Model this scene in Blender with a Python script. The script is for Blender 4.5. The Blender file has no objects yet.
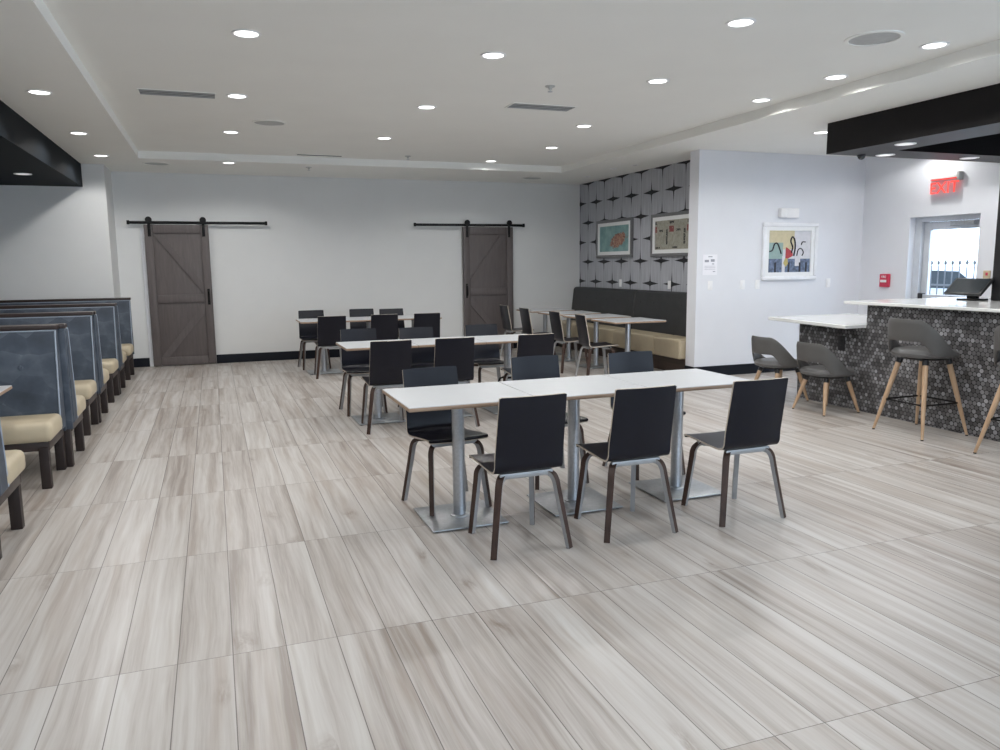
import bpy, bmesh, math, random
from mathutils import Vector, Matrix

random.seed(7)
PI = math.pi
C = bpy.context.scene.collection
SC = bpy.context.scene

# ------------------------------------------------------------------ camera
CAM_H = 1.54
F_PX, PITCH, ROLL, YAW = 771.62, 0.1424, -0.0105, 0.3530
cam_d = bpy.data.cameras.new('camera')
cam_d.sensor_width = 36.0
cam_d.lens = F_PX * 36.0 / 1000.0
cam_d.clip_start = 0.05
cam = bpy.data.objects.new('camera', cam_d)
C.objects.link(cam)
cyw, syw = math.cos(YAW), math.sin(YAW)
fw = Vector((syw, cyw, 0)); rt = Vector((cyw, -syw, 0)); up = Vector((0, 0, 1))
fw2 = fw * math.cos(PITCH) - up * math.sin(PITCH)
up2 = up * math.cos(PITCH) + fw * math.sin(PITCH)
rt3 = rt * math.cos(ROLL) + up2 * math.sin(ROLL)
up3 = up2 * math.cos(ROLL) - rt * math.sin(ROLL)
M = Matrix((rt3, up3, -fw2)).transposed().to_4x4()
M.translation = Vector((0, 0, CAM_H))
cam.matrix_world = M
SC.camera = cam

# ------------------------------------------------------------------ sky, daylight, exposure
vs = SC.view_settings
vs.view_transform = 'Standard'
vs.look = 'None'
vs.gamma = 1.0
vs.use_curve_mapping = False
vs.exposure = 0.0
SPOT_W = 45.0          # each recessed downlight
world = bpy.data.worlds.new('overcast_sky')
world.use_nodes = True
wb = world.node_tree.nodes['Background']
wb.inputs['Color'].default_value = (0.68, 0.83, 1.0, 1)
wb.inputs['Strength'].default_value = 4.6
SC.world = world
SC.cycles.sample_clamp_indirect = 6.0
SC.cycles.max_bounces = 10
SC.cycles.diffuse_bounces = 6


def portal(loc, rot, sx, sy):
    d = bpy.data.lights.new('window_portal', 'AREA')
    d.shape = 'RECTANGLE'; d.size = sx; d.size_y = sy
    d.cycles.is_portal = True
    o = bpy.data.objects.new('window_portal', d)
    C.objects.link(o); o.location = loc; o.rotation_euler = rot


# daylight comes in through the storefront windows behind and beside the camera and the glass exit door
portal((4.2, -4.9, 1.45), (-PI / 2, 0, 0), 7.6, 2.3)
portal((8.9, -0.6, 1.45), (0, PI / 2, 0), 2.3, 6.0)
portal((8.98, 7.46, 1.05), (0, PI / 2, 0), 2.0, 0.95)

# ------------------------------------------------------------------ node helpers
class X:
    """arithmetic on shader sockets"""
    def __init__(s, nt, v): s.nt, s.v = nt, v
    def op(s, name, *o):
        n = s.nt.nodes.new('ShaderNodeMath'); n.operation = name
        for i, a in enumerate((s,) + o):
            a = a.v if isinstance(a, X) else a
            if isinstance(a, (int, float)): n.inputs[i].default_value = a
            else: s.nt.links.new(a, n.inputs[i])
        return X(s.nt, n.outputs[0])
    def __add__(s, o): return s.op('ADD', o)
    def __sub__(s, o): return s.op('SUBTRACT', o)
    def __mul__(s, o): return s.op('MULTIPLY', o)
    def __truediv__(s, o): return s.op('DIVIDE', o)
    def floor(s): return s.op('FLOOR')
    def fract(s): return s.op('FRACT')
    def abs(s): return s.op('ABSOLUTE')
    def pow(s, o): return s.op('POWER', o)
    def lt(s, o): return s.op('LESS_THAN', o)
    def gt(s, o): return s.op('GREATER_THAN', o)
    def min(s, o): return s.op('MINIMUM', o)
    def max(s, o): return s.op('MAXIMUM', o)
    def sqrt(s): return s.op('SQRT')
    def one_minus(s): return X(s.nt, 1.0).op('SUBTRACT', s)


def new_mat(name):
    m = bpy.data.materials.new(name); m.use_nodes = True
    return m, m.node_tree, m.node_tree.nodes['Principled BSDF']


def coords(nt):
    tc = nt.nodes.new('ShaderNodeTexCoord')
    sp = nt.nodes.new('ShaderNodeSeparateXYZ')
    nt.links.new(tc.outputs['Object'], sp.inputs[0])
    return tc.outputs['Object'], X(nt, sp.outputs[0]), X(nt, sp.outputs[1]), X(nt, sp.outputs[2])


def vec(nt, a, b, c=0.0):
    n = nt.nodes.new('ShaderNodeCombineXYZ')
    for i, q in enumerate((a, b, c)):
        if isinstance(q, X): q = q.v
        if isinstance(q, (int, float)): n.inputs[i].default_value = q
        else: nt.links.new(q, n.inputs[i])
    return n.outputs[0]


def noise(nt, v, scale, detail=3, rough=0.55, dist=0.0):
    n = nt.nodes.new('ShaderNodeTexNoise')
    n.inputs['Scale'].default_value = scale; n.inputs['Detail'].default_value = detail
    n.inputs['Roughness'].default_value = rough; n.inputs['Distortion'].default_value = dist
    nt.links.new(v, n.inputs['Vector'])
    return X(nt, n.outputs['Fac'])


def white(nt, v, dims='3D'):
    n = nt.nodes.new('ShaderNodeTexWhiteNoise'); n.noise_dimensions = dims
    nt.links.new(v, n.inputs['Vector'])
    sp = nt.nodes.new('ShaderNodeSeparateColor'); nt.links.new(n.outputs['Color'], sp.inputs[0])
    return [X(nt, sp.outputs[i]) for i in range(3)]


def ramp(nt, fac, stops):
    n = nt.nodes.new('ShaderNodeValToRGB'); cr = n.color_ramp
    while len(cr.elements) < len(stops): cr.elements.new(0.5)
    for e, (p, c) in zip(cr.elements, stops):
        e.position = p; e.color = (*c, 1)
    nt.links.new(fac.v, n.inputs[0])
    return n.outputs[0]


def mix(nt, fac, a, b, blend='MIX'):
    n = nt.nodes.new('ShaderNodeMix'); n.data_type = 'RGBA'; n.blend_type = blend
    def put(q, i):
        if isinstance(q, X): q = q.v
        if isinstance(q, (int, float)): n.inputs[i].default_value = q
        elif isinstance(q, tuple): n.inputs[i].default_value = (*q, 1)
        else: nt.links.new(q, n.inputs[i])
    put(fac, 0); put(a, 6); put(b, 7)
    return n.outputs[2]


def bump(nt, bsdf, h, strength, dist=0.01):
    b = nt.nodes.new('ShaderNodeBump'); b.inputs['Strength'].default_value = strength
    b.inputs['Distance'].default_value = dist
    nt.links.new(h.v if isinstance(h, X) else h, b.inputs['Height'])
    nt.links.new(b.outputs[0], bsdf.inputs['Normal'])


def plain(name, col, rough=0.5, metal=0.0, spec=0.5, var=0.06, vscale=18.0, emit=None, es=0.0):
    """one colour with a faint procedural unevenness"""
    m, nt, b = new_mat(name)
    b.inputs['Roughness'].default_value = rough
    b.inputs['Metallic'].default_value = metal
    b.inputs['Specular IOR Level'].default_value = spec
    v, x, y, z = coords(nt)
    n = noise(nt, v, vscale, 3)
    lo = tuple(c * (1 - var) for c in col); hi = tuple(min(1, c * (1 + var)) for c in col)
    nt.links.new(ramp(nt, n, [(0.3, lo), (0.7, hi)]), b.inputs['Base Color'])
    if emit:
        b.inputs['Emission Color'].default_value = (*emit, 1)
        b.inputs['Emission Strength'].default_value = es
    return m


def woodgrain(name, dark, light, rough=0.5, axis='Z', scale=1.0):
    m, nt, b = new_mat(name)
    b.inputs['Roughness'].default_value = rough
    v, x, y, z = coords(nt)
    k = {'X': (4, 40, 40), 'Y': (40, 4, 40), 'Z': (40, 40, 4)}[axis]
    n = noise(nt, vec(nt, x * (k[0] * scale), y * (k[1] * scale), z * (k[2] * scale)), 1.0, 4, 0.6, 0.6)
    nt.links.new(ramp(nt, n, [(0.3, dark), (0.7, light)]), b.inputs['Base Color'])
    return m


# ------------------------------------------------------------------ materials
MAT = {}
MAT['wall'] = plain('grey_wall_paint', (0.72, 0.725, 0.72), 0.75, var=0.012, vscale=3)
MAT['white_wall'] = plain('pale_wall_paint', (0.775, 0.79, 0.835), 0.7, var=0.012, vscale=3)
MAT['ceiling'] = plain('ceiling_paint', (0.87, 0.87, 0.84), 0.85, var=0.01, vscale=2)
MAT['black_trim'] = plain('black_baseboard', (0.008, 0.0095, 0.015), 0.45, spec=0.2)
MAT['black_gloss'] = plain('black_satin_soffit', (0.0135, 0.0165, 0.0200), 0.5, spec=0.02)
MAT['black_brown'] = plain('black_brown_laminate', (0.007, 0.0058, 0.0065), 0.42, spec=0.22)
MAT['black_metal'] = plain('black_metal', (0.007, 0.007, 0.0075), 0.45, spec=0.2)
MAT['black_plastic'] = plain('black_plastic', (0.015, 0.015, 0.017), 0.35)
MAT['white_plastic'] = plain('white_plastic', (0.90, 0.90, 0.91), 0.4, var=0.02)
MAT['door_wood'] = woodgrain('grey_brown_door_wood', (0.098, 0.082, 0.080), (0.128, 0.108, 0.105), 0.55, 'Z', 0.8)
MAT['door_groove'] = plain('door_groove_shadow_gap', (0.05, 0.042, 0.042), 0.7)
MAT['white_trim'] = plain('white_trim_paint', (0.78, 0.79, 0.82), 0.4, var=0.02)
MAT['laminate'] = plain('white_table_laminate', (0.58, 0.60, 0.625), 0.30, var=0.01)
MAT['ply_edge'] = woodgrain('plywood_edge', (0.30, 0.20, 0.14), (0.42, 0.30, 0.21), 0.5, 'X')
MAT['steel'] = plain('brushed_steel', (0.50, 0.52, 0.55), 0.34, metal=0.9, var=0.08, vscale=60)
MAT['steel_plate'] = plain('brushed_steel_plate', (0.42, 0.44, 0.46), 0.38, metal=0.85, var=0.1, vscale=40)
MAT['chair_black'] = plain('black_chair_laminate', (0.0032, 0.0036, 0.0095), 0.31, spec=0.34, var=0.1, vscale=30)
MAT['shell_edge'] = woodgrain('pale_plywood_edge', (0.42, 0.36, 0.30), (0.55, 0.49, 0.42), 0.5, 'X')
MAT['leg_brown'] = woodgrain('dark_walnut_leg', (0.034, 0.017, 0.012), (0.070, 0.036, 0.026), 0.45, 'Z')
MAT['leg_grey'] = plain('grey_leg_edge', (0.33, 0.33, 0.335), 0.4, var=0.08)
MAT['grey_metal'] = plain('grey_under_seat_metal', (0.36, 0.37, 0.38), 0.4, metal=0.4)
MAT['fabric_grey'] = plain('grey_leatherette', (0.095, 0.092, 0.090), 0.5, var=0.08, vscale=120)
MAT['fabric_seat'] = plain('grey_seat_leatherette', (0.11, 0.108, 0.108), 0.42, var=0.06, vscale=120)
MAT['oak'] = woodgrain('light_oak_leg', (0.42, 0.27, 0.16), (0.56, 0.39, 0.25), 0.45, 'Z', 0.7)
MAT['booth_wood'] = woodgrain('dark_brown_booth_wood', (0.022, 0.013, 0.011), (0.046, 0.028, 0.023), 0.42, 'X', 0.5)
MAT['booth_leg'] = woodgrain('dark_brown_booth_leg', (0.016, 0.009, 0.008), (0.030, 0.018, 0.015), 0.55, 'Z', 0.5)
MAT['cream'] = plain('cream_vinyl', (0.50, 0.425, 0.300), 0.45, var=0.05, vscale=8)
MAT['piping'] = plain('pale_blue_piping', (0.33, 0.38, 0.46), 0.5)
MAT['bench_back'] = plain('charcoal_vinyl', (0.028, 0.029, 0.031), 0.5, var=0.15, vscale=6)
MAT['quartz'] = plain('white_quartz_top', (0.80, 0.81, 0.80), 0.12, var=0.02, vscale=25)
MAT['grille'] = plain('grey_grille', (0.46, 0.465, 0.46), 0.6)
MAT['slot'] = plain('vent_slot', (0.17, 0.175, 0.18), 0.6)
MAT['dark_slot'] = plain('dark_vent_slot', (0.02, 0.02, 0.02), 0.6)
MAT['lens'] = plain('lit_downlight_lens', (0.9, 0.9, 0.9), 0.4, emit=(1.0, 0.99, 0.97), es=4.5)
MAT['lens_dim'] = plain('dim_downlight_lens', (0.8, 0.8, 0.8), 0.4, emit=(1.0, 0.98, 0.98), es=0.75)
MAT['alum'] = plain('white_aluminium_frame', (0.62, 0.65, 0.70), 0.35, metal=0.2, var=0.03)
MAT['red'] = plain('red_enamel', (0.60, 0.04, 0.09), 0.4)
MAT['red_lit'] = plain('lit_red_letters', (0.75, 0.08, 0.06), 0.4, emit=(1.0, 0.07, 0.05), es=0.9)
MAT['paper'] = plain('notice_paper', (0.88, 0.88, 0.93), 0.6, var=0.015)
MAT['ink'] = plain('grey_ink', (0.34, 0.35, 0.40), 0.7)
MAT['frame_shadow_grey'] = plain('shadow_grey_picture_frame', (0.17, 0.172, 0.182), 0.4)
MAT['silver'] = plain('white_silver_picture_frame', (0.86, 0.87, 0.90), 0.22, var=0.04, vscale=10)
MAT['mat_board'] = plain('white_mat_board', (0.84, 0.85, 0.86), 0.6, var=0.01)
MAT['screen'] = plain('dark_screen_glass', (0.035, 0.042, 0.048), 0.14, spec=0.8)
MAT['plinth'] = woodgrain('dark_plinth_wood', (0.035, 0.022, 0.016), (0.06, 0.04, 0.03), 0.5, 'Y', 0.5)
MAT['fence'] = plain('dark_fence_iron', (0.12, 0.12, 0.13), 0.5)
MAT['car_paint'] = plain('grey_car_paint', (0.55, 0.57, 0.63), 0.3, metal=0.2)
MAT['asphalt'] = plain('pale_asphalt', (0.40, 0.40, 0.40), 0.9, var=0.1)
MAT['beige'] = plain('beige_plastic', (0.55, 0.45, 0.30), 0.5)


def glass_mat():
    m, nt, b = new_mat('clear_glass')
    b.inputs['Base Color'].default_value = (0.95, 0.98, 1, 1)
    b.inputs['Roughness'].default_value = 0.02
    b.inputs['IOR'].default_value = 1.01
    b.inputs['Transmission Weight'].default_value = 1.0
    return m


MAT['glass'] = glass_mat()


def floor_mat():
    m, nt, b = new_mat('wood_look_floor_tiles')
    v, x, y, z = coords(nt)
    W, L, OX, OY = 0.20639, 1.21956, -0.62996, 3.1033
    u = (x - OX) / W; q = (y - OY) / L
    k = u.floor(); r = q.floor(); fu = u - k; fv = q - r
    du = fu.min(fu.one_minus()) * W; dv = fv.min(fv.one_minus()) * L
    r1, r2, r3 = white(nt, vec(nt, k, r, 3.7))
    px = x + r1 * 37.0; py = y + r2 * 23.0
    wob = noise(nt, vec(nt, px * 3.0, py * 1.1), 1.0, 2) - 0.5
    gx = px + wob * 0.055
    streak = noise(nt, vec(nt, gx * 24.0, py * 0.62, r3 * 9.0), 1.0, 5, 0.6, 0.15)
    broad = noise(nt, vec(nt, gx * 8.0, py * 0.45, r1 * 5.0), 1.0, 2, 0.5, 0.2)
    fine = noise(nt, vec(nt, gx * 140.0, py * 5.0), 1.0, 3, 0.6)
    t = streak * 0.55 + broad * 0.35 + fine * 0.10
    t = (t - 0.5) * 1.15 + 0.495 + (r3 - 0.5) * 0.10
    col = ramp(nt, t, [(0.33, (0.300, 0.258, 0.230)), (0.42, (0.410, 0.372, 0.342)), (0.50, (0.490, 0.457, 0.430)),
                       (0.60, (0.555, 0.530, 0.505)), (0.72, (0.610, 0.595, 0.578))])
    # knots, a few planks only
    vo = nt.nodes.new('ShaderNodeTexVoronoi'); vo.inputs['Scale'].default_value = 1.0
    nt.links.new(vec(nt, px * 5.0 + wob * 1.2, py * 2.1), vo.inputs['Vector'])
    kn = X(nt, vo.outputs['Distance'])
    kr = white(nt, vo.outputs['Position'])[0]
    smudge = noise(nt, vec(nt, px * 30.0 + wob * 10.0, py * 9.0), 1.0, 4, 0.65)
    soft = (X(nt, 1.0).op('SUBTRACT', kn * 3.6).max(0.0) * kr.gt(0.52) * ((smudge - 0.36) * 4.0).max(0.0)).min(1.0)
    col = mix(nt, soft * 0.75, col, (0.20, 0.140, 0.105))
    warm = noise(nt, vec(nt, gx * 10.0 + 5.0, py * 0.7, r2 * 11.0), 1.0, 3, 0.6, 0.4)
    col = mix(nt, ((warm - 0.52) * 5.0).max(0.0).min(1.0) * 0.50, col, (0.340, 0.272, 0.222))
    seam = du.lt(0.0019).max(dv.lt(0.0015))
    col = mix(nt, seam * 0.85, col, (0.10, 0.085, 0.075))
    nt.links.new(col, b.inputs['Base Color'])
    rr = noise(nt, vec(nt, px * 6, py * 2), 1.0, 2) * 0.12 + 0.29
    nt.links.new(rr.v, b.inputs['Roughness'])
    b.inputs['Specular IOR Level'].default_value = 0.42
    bump(nt, b, seam.one_minus(), 0.4, 0.002)
    return m


def wallpaper_mat():
    """grey wallpaper with rows of long-pointed black stars (Y-Z plane)"""
    m, nt, b = new_mat('star_wallpaper')
    v, x, y, z = coords(nt)
    DZ, DY = 0.3525, 0.6215
    r0 = (X(nt, 2.98).op('SUBTRACT', z)) / DZ
    n0 = noise(nt, vec(nt, 0.0, y * 55.0, z * 2.0), 1.0, 3, 0.6)
    base = ramp(nt, n0, [(0.35, (0.36, 0.37, 0.41)), (0.65, (0.50, 0.515, 0.56))])
    hit = None
    for off in (-1.0, 0.0, 1.0):
        r = (r0 + 0.5).floor() + off
        vz = (r0 - r) * DZ
        yo = (y - 9.79) / DY - (r * 0.5)
        uy = ((yo + 0.5).fract() - 0.5) * DY
        flat = (uy.abs() / 0.25 + (vz.abs() / 0.034)).lt(1.0)
        core = (uy.abs() / 0.075 + (vz.abs() / 0.055)).lt(1.0)
        tall = (uy.abs() / 0.020 + (vz.abs() / 0.20)).lt(1.0)
        h = flat.max(core).max(tall)
        hit = h if hit is None else hit.max(h)
    col = mix(nt, hit, base, (0.006, 0.006, 0.010))
    # thin joint between the long panels
    yo = ((y - 9.79) / (DY * 0.5) + 0.5).fract() - 0.5
    col = mix(nt, (yo.abs() * (DY * 0.5)).lt(0.0035) * 0.5, col, (0.03, 0.03, 0.04))
    nt.links.new(col, b.inputs['Base Color'])
    b.inputs['Roughness'].default_value = 0.55
    return m


def penny_mat():
    """grey penny-round mosaic with black grout (Y-Z plane, and X-Z on the ends)"""
    m, nt, b = new_mat('penny_round_mosaic')
    v, x, y, z = coords(nt)
    P = 0.042
    u = (y + x) / P; w = z / (P * 1.7320508)
    def lat(o):
        a, c = u + o, w + o
        ia, ic = (a + 0.5).floor(), (c + 0.5).floor()
        da, dc = a - ia, (c - ic) * 1.7320508
        return (da * da + dc * dc).sqrt(), ia, ic
    d1, a1, c1 = lat(0.0); d2, a2, c2 = lat(0.5)
    first = d1.lt(d2)
    d = d1.min(d2)
    ida = first * a1 + first.one_minus() * (a2 + 700.3)
    idc = first * c1 + first.one_minus() * (c2 + 300.7)
    r1, r2, r3 = white(nt, vec(nt, ida, idc, 1.3))
    tile = ramp(nt, r1, [(0.0, (0.050, 0.048, 0.050)), (0.40, (0.105, 0.102, 0.106)), (0.75, (0.185, 0.182, 0.190)),
                         (0.93, (0.27, 0.27, 0.285)), (1.0, (0.36, 0.36, 0.38))])
    inside = d.lt(0.455)
    nt.links.new(mix(nt, inside, (0.010, 0.009, 0.010), tile), b.inputs['Base Color'])
    rg = inside * -0.45 + 0.75
    nt.links.new((rg + r2 * 0.2).v, b.inputs['Roughness'])
    bump(nt, b, inside, 0.5, 0.002)
    return m


def booth_fabric():
    """blue grey fabric printed with soft overlapping scale facets"""
    m, nt, b = new_mat('blue_facet_fabric')
    v, x, y, z = coords(nt)
    vo = nt.nodes.new('ShaderNodeTexVoronoi'); vo.inputs['Scale'].default_value = 1.0
    vo.inputs['Randomness'].default_value = 0.75
    nt.links.new(vec(nt, (x + y) * 5.2, z * 7.5, 0.0), vo.inputs['Vector'])
    sp = nt.nodes.new('ShaderNodeSeparateColor'); nt.links.new(vo.outputs['Color'], sp.inputs[0])
    f = X(nt, sp.outputs[0]) * 0.30 + X(nt, vo.outputs['Distance']) * 0.42
    f = f + (noise(nt, v, 7.0, 4, 0.6) - 0.5) * 0.75
    col = ramp(nt, f, [(0.08, (0.030, 0.040, 0.058)), (0.36, (0.050, 0.066, 0.092)), (0.60, (0.085, 0.105, 0.135)), (0.85, (0.17, 0.20, 0.235))])
    nt.links.new(col, b.inputs['Base Color'])
    b.inputs['Roughness'].default_value = 0.6
    return m


MAT['floor'] = floor_mat()
MAT['wallpaper'] = wallpaper_mat()
MAT['penny'] = penny_mat()
MAT['booth_fabric'] = booth_fabric()

# ------------------------------------------------------------------ mesh helpers
class MB:
    """collects shapes in one bmesh; build() links them as ONE mesh object"""
    def __init__(s):
        s.bm = bmesh.new(); s.mats = []; s.cur = 0
    def m(s, key):
        if key not in s.mats: s.mats.append(key)
        s.cur = s.mats.index(key); return s
    def _tag(s, faces):
        for f in faces: f.material_index = s.cur
    def box(s, lo, hi, bev=0.0, seg=2, mtx=None):
        cx = [(a + b) / 2 for a, b in zip(lo, hi)]; sz = [abs(b - a) for a, b in zip(lo, hi)]
        r = bmesh.ops.create_cube(s.bm, size=1.0)
        vs_ = r['verts']
        for v in vs_:
            v.co = Vector((v.co.x * sz[0] + cx[0], v.co.y * sz[1] + cx[1], v.co.z * sz[2] + cx[2]))
        fs = list({f for v in vs_ for f in v.link_faces})
        s._tag(fs)
        if bev > 0:
            es = list({e for v in vs_ for e in v.link_edges})
            rr = bmesh.ops.bevel(s.bm, geom=es, offset=min(bev, min(sz) * 0.45), segments=seg, profile=0.5, affect='EDGES')
            s._tag(rr['faces'])
            vs_ = list({v for f in rr['faces'] for v in f.verts} | {v for v in vs_ if v.is_valid})
        if mtx is not None: bmesh.ops.transform(s.bm, matrix=mtx, verts=vs_)
        return s
    def cyl(s, p0, p1, r0, r1=None, seg=24, cap=True):
        r1 = r0 if r1 is None else r1
        p0, p1 = Vector(p0), Vector(p1); d = (p1 - p0).normalized()
        a = d.orthogonal().normalized(); b_ = d.cross(a)
        A, B = [], []
        for i in range(seg):
            t = 2 * PI * i / seg; o = a * math.cos(t) + b_ * math.sin(t)
            A.append(s.bm.verts.new(p0 + o * r0)); B.append(s.bm.verts.new(p1 + o * r1))
        fs = []
        for i in range(seg):
            j = (i + 1) % seg
            fs.append(s.bm.faces.new((A[i], A[j], B[j], B[i])))
        if cap:
            fs.append(s.bm.faces.new(A[::-1])); fs.append(s.bm.faces.new(B))
        s._tag(fs); return s
    def lathe(s, prof, c=(0, 0, 0), seg=32, flip=False):
        rings = []
        for (r, z) in prof:
            if r < 1e-6: rings.append([s.bm.verts.new((c[0], c[1], c[2] + z))])
            else: rings.append([s.bm.verts.new((c[0] + r * math.cos(2 * PI * i / seg), c[1] + r * math.sin(2 * PI * i / seg), c[2] + z)) for i in range(seg)])
        fs = []
        for A, B in zip(rings, rings[1:]):
            for i in range(seg):
                j = (i + 1) % seg
                if len(A) == 1 and len(B) == 1: continue
                if len(A) == 1: fs.append(s.bm.faces.new((A[0], B[j], B[i])))
                elif len(B) == 1: fs.append(s.bm.faces.new((A[i], A[j], B[0])))
                else: fs.append(s.bm.faces.new((A[i], A[j], B[j], B[i])))
        s._tag(fs); return s
    def tube(s, pts, r, seg=8, closed=False):
        pts = [Vector(p) for p in pts]; n = len(pts); rings = []
        prev = None
        for i, p in enumerate(pts):
            a = pts[(i - 1) % n] if (closed or i > 0) else p
            b_ = pts[(i + 1) % n] if (closed or i < n - 1) else p
            d = (b_ - a).normalized()
            if prev is None: u = d.orthogonal().normalized()
            else:
                u = (prev - d * prev.dot(d))
                u = u.normalized() if u.length > 1e-6 else d.orthogonal().normalized()
            prev = u; w = d.cross(u)
            rad = r[i] if isinstance(r, (list, tuple)) else r
            rings.append([s.bm.verts.new(p + (u * math.cos(2 * PI * k / seg) + w * math.sin(2 * PI * k / seg)) * rad) for k in range(seg)])
        fs = []
        for i in range(n if closed else n - 1):
            A, B = rings[i], rings[(i + 1) % n]
            for k in range(seg):
                l = (k + 1) % seg
                fs.append(s.bm.faces.new((A[k], A[l], B[l], B[k])))
        if not closed:
            fs.append(s.bm.faces.new(rings[0][::-1])); fs.append(s.bm.faces.new(rings[-1]))
        s._tag(fs); return s
    def prism(s, pts, axis, lo, hi):
        """polygon pts in the two other axes (in order), extruded along axis"""
        def P(a, b_, c):
            return {'X': (c, a, b_), 'Y': (a, c, b_), 'Z': (a, b_, c)}[axis]
        A = [s.bm.verts.new(P(a, b_, lo)) for a, b_ in pts]; B = [s.bm.verts.new(P(a, b_, hi)) for a, b_ in pts]
        fs = [s.bm.faces.new(A), s.bm.faces.new(B[::-1])]
        n = len(pts)
        for i in range(n):
            j = (i + 1) % n
            fs.append(s.bm.faces.new((A[j], A[i], B[i], B[j])))
        s._tag(fs); return s
    def build(s, name, parent=None, smooth=40, mtx=None, sub=0):
        if mtx is not None: bmesh.ops.transform(s.bm, matrix=mtx, verts=s.bm.verts)
        bmesh.ops.recalc_face_normals(s.bm, faces=s.bm.faces)
        me = bpy.data.meshes.new(name); s.bm.to_mesh(me); s.bm.free()
        for k in s.mats: me.materials.append(MAT[k])
        if smooth:
            for p in me.polygons: p.use_smooth = True
            me.set_sharp_from_angle(angle=math.radians(smooth))
        o = bpy.data.objects.new(name, me); C.objects.link(o)
        if parent is not None: o.parent = parent
        if sub:
            md = o.modifiers.new('smooth', 'SUBSURF'); md.levels = sub; md.render_levels = sub
        return o


def catmull(pts, n):
    P = [Vector(p) for p in pts]; P = [P[0] * 2 - P[1]] + P + [P[-1] * 2 - P[-2]]
    out = []
    segs = len(P) - 3
    for i in range(segs):
        p0, p1, p2, p3 = P[i:i + 4]
        for k in range(n):
            t = k / n
            out.append(0.5 * ((2 * p1) + (p2 - p0) * t + (2 * p0 - 5 * p1 + 4 * p2 - p3) * t * t + (3 * p1 - p0 - 3 * p2 + p3) * t ** 3))
    out.append(P[-2]); return out


def tag(o, label, cat, group=None, kind=None):
    o['label'] = label; o['category'] = cat
    if group: o['group'] = group
    if kind: o['kind'] = kind
    return o


def thing(name, label, cat, loc=(0, 0, 0), rotz=0.0, group=None, kind=None):
    o = bpy.data.objects.new(name, None); o.empty_display_size = 0.1
    C.objects.link(o); o.location = loc; o.rotation_euler = (0, 0, rotz)
    return tag(o, label, cat, group, kind)


def dup(root, loc, rotz, label, group=None):
    def cp(o, par):
        c = o.copy(); C.objects.link(c); c.parent = par
        for ch in list(o.children): cp(ch, c)
        return c
    r = cp(root, None)
    r.location = loc; r.rotation_euler = (0, 0, rotz); r['label'] = label
    if group: r['group'] = group
    return r


def struct(mb, name, label, cat, smooth=0):
    return tag(mb.build(name, smooth=smooth), label, cat, kind='structure')


# ------------------------------------------------------------------ the room shell
CZ, TZ = 2.99, 3.09                 # soffit and raised ceiling
BY, XR, XL, FY = 13.25, 8.82, -4.2, -5.0
WY = 8.78                           # pale wall beside the bar
PX = 6.50                           # wallpapered wall
SX = 6.03                           # corner of the pale wall

struct(MB().m('floor').box((XL - 0.2, FY - 0.2, -0.1), (XR + 0.2, BY + 0.2, 0.0)), 'floor', 'pale wood-look plank tile floor of the whole room', 'floor')
struct(MB().m('ceiling').box((-0.83, -4.0, TZ), (5.36, 11.60, TZ + 0.2)), 'ceiling', 'raised pale ceiling panel with rows of downlights', 'ceiling')
b = MB().m('ceiling')
b.box((XL - 0.2, FY - 0.2, CZ), (-0.83, BY + 0.2, CZ + 0.3)); b.box((5.36, FY - 0.2, CZ), (XR + 0.2, BY + 0.2, CZ + 0.3))
b.box((-0.83, 11.60, CZ), (5.36, BY + 0.2, CZ + 0.3)); b.box((-0.83, FY - 0.2, CZ), (5.36, -4.0, CZ + 0.3))
struct(b, 'ceiling_soffit', 'lower ceiling border around the raised panel', 'ceiling')
struct(MB().m('wall').box((-1.34, BY, 0), (PX + 0.3, BY + 0.2, CZ)), 'wall_back', 'grey back wall behind the two sliding barn doors', 'wall')
struct(MB().m('wall').box((XL - 0.2, 12.40, 0), (-1.34, BY + 0.2, CZ)), 'wall_back_left', 'grey wall stepping forward behind the booths', 'wall')
struct(MB().m('wall').box((XL - 0.2, FY, 0), (XL, 12.40, CZ)), 'wall_left', 'grey side wall at the inner ends of the booths', 'wall')
struct(MB().m('wallpaper').box((PX, 8.99, 0), (PX + 0.2, BY, CZ)), 'wall_alcove', 'side wall with grey wallpaper of black long-pointed stars', 'wall')
struct(MB().m('white_wall').box((SX, WY, 0), (XR + 0.2, 8.99, CZ)), 'wall_bar', 'pale wall beside the bar with art, switches and notice', 'wall')
b = MB().m('white_wall')
b.box((XR, 7.97, 0), (XR + 0.25, WY, CZ)); b.box((XR, 3.4, 0), (XR + 0.25, 6.95, CZ)); b.box((XR, 6.95, 2.10), (XR + 0.25, 7.97, CZ))
b.box((XR, 2.4, 0), (XR + 0.25, 3.4, CZ)); b.box((XR, -3.6, 2.6), (XR + 0.25, 2.4, CZ)); b.box((XR, -3.6, 0), (XR + 0.25, 2.4, 0.3)); b.box((XR, FY, 0), (XR + 0.25, -3.6, CZ))
struct(b, 'wall_right', 'pale wall around the glass exit door', 'wall')
b = MB().m('wall')
b.box((XL - 0.2, FY - 0.2, 0), (0.4, FY, CZ)); b.box((8.0, FY - 0.2, 0), (XR + 0.2, FY, CZ)); b.box((0.4, FY - 0.2, 0), (8.0, FY, 0.3)); b.box((0.4, FY - 0.2, 2.6), (8.0, FY, CZ))
struct(b, 'wall_front', 'wall with the large windows behind the camera', 'wall')
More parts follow.
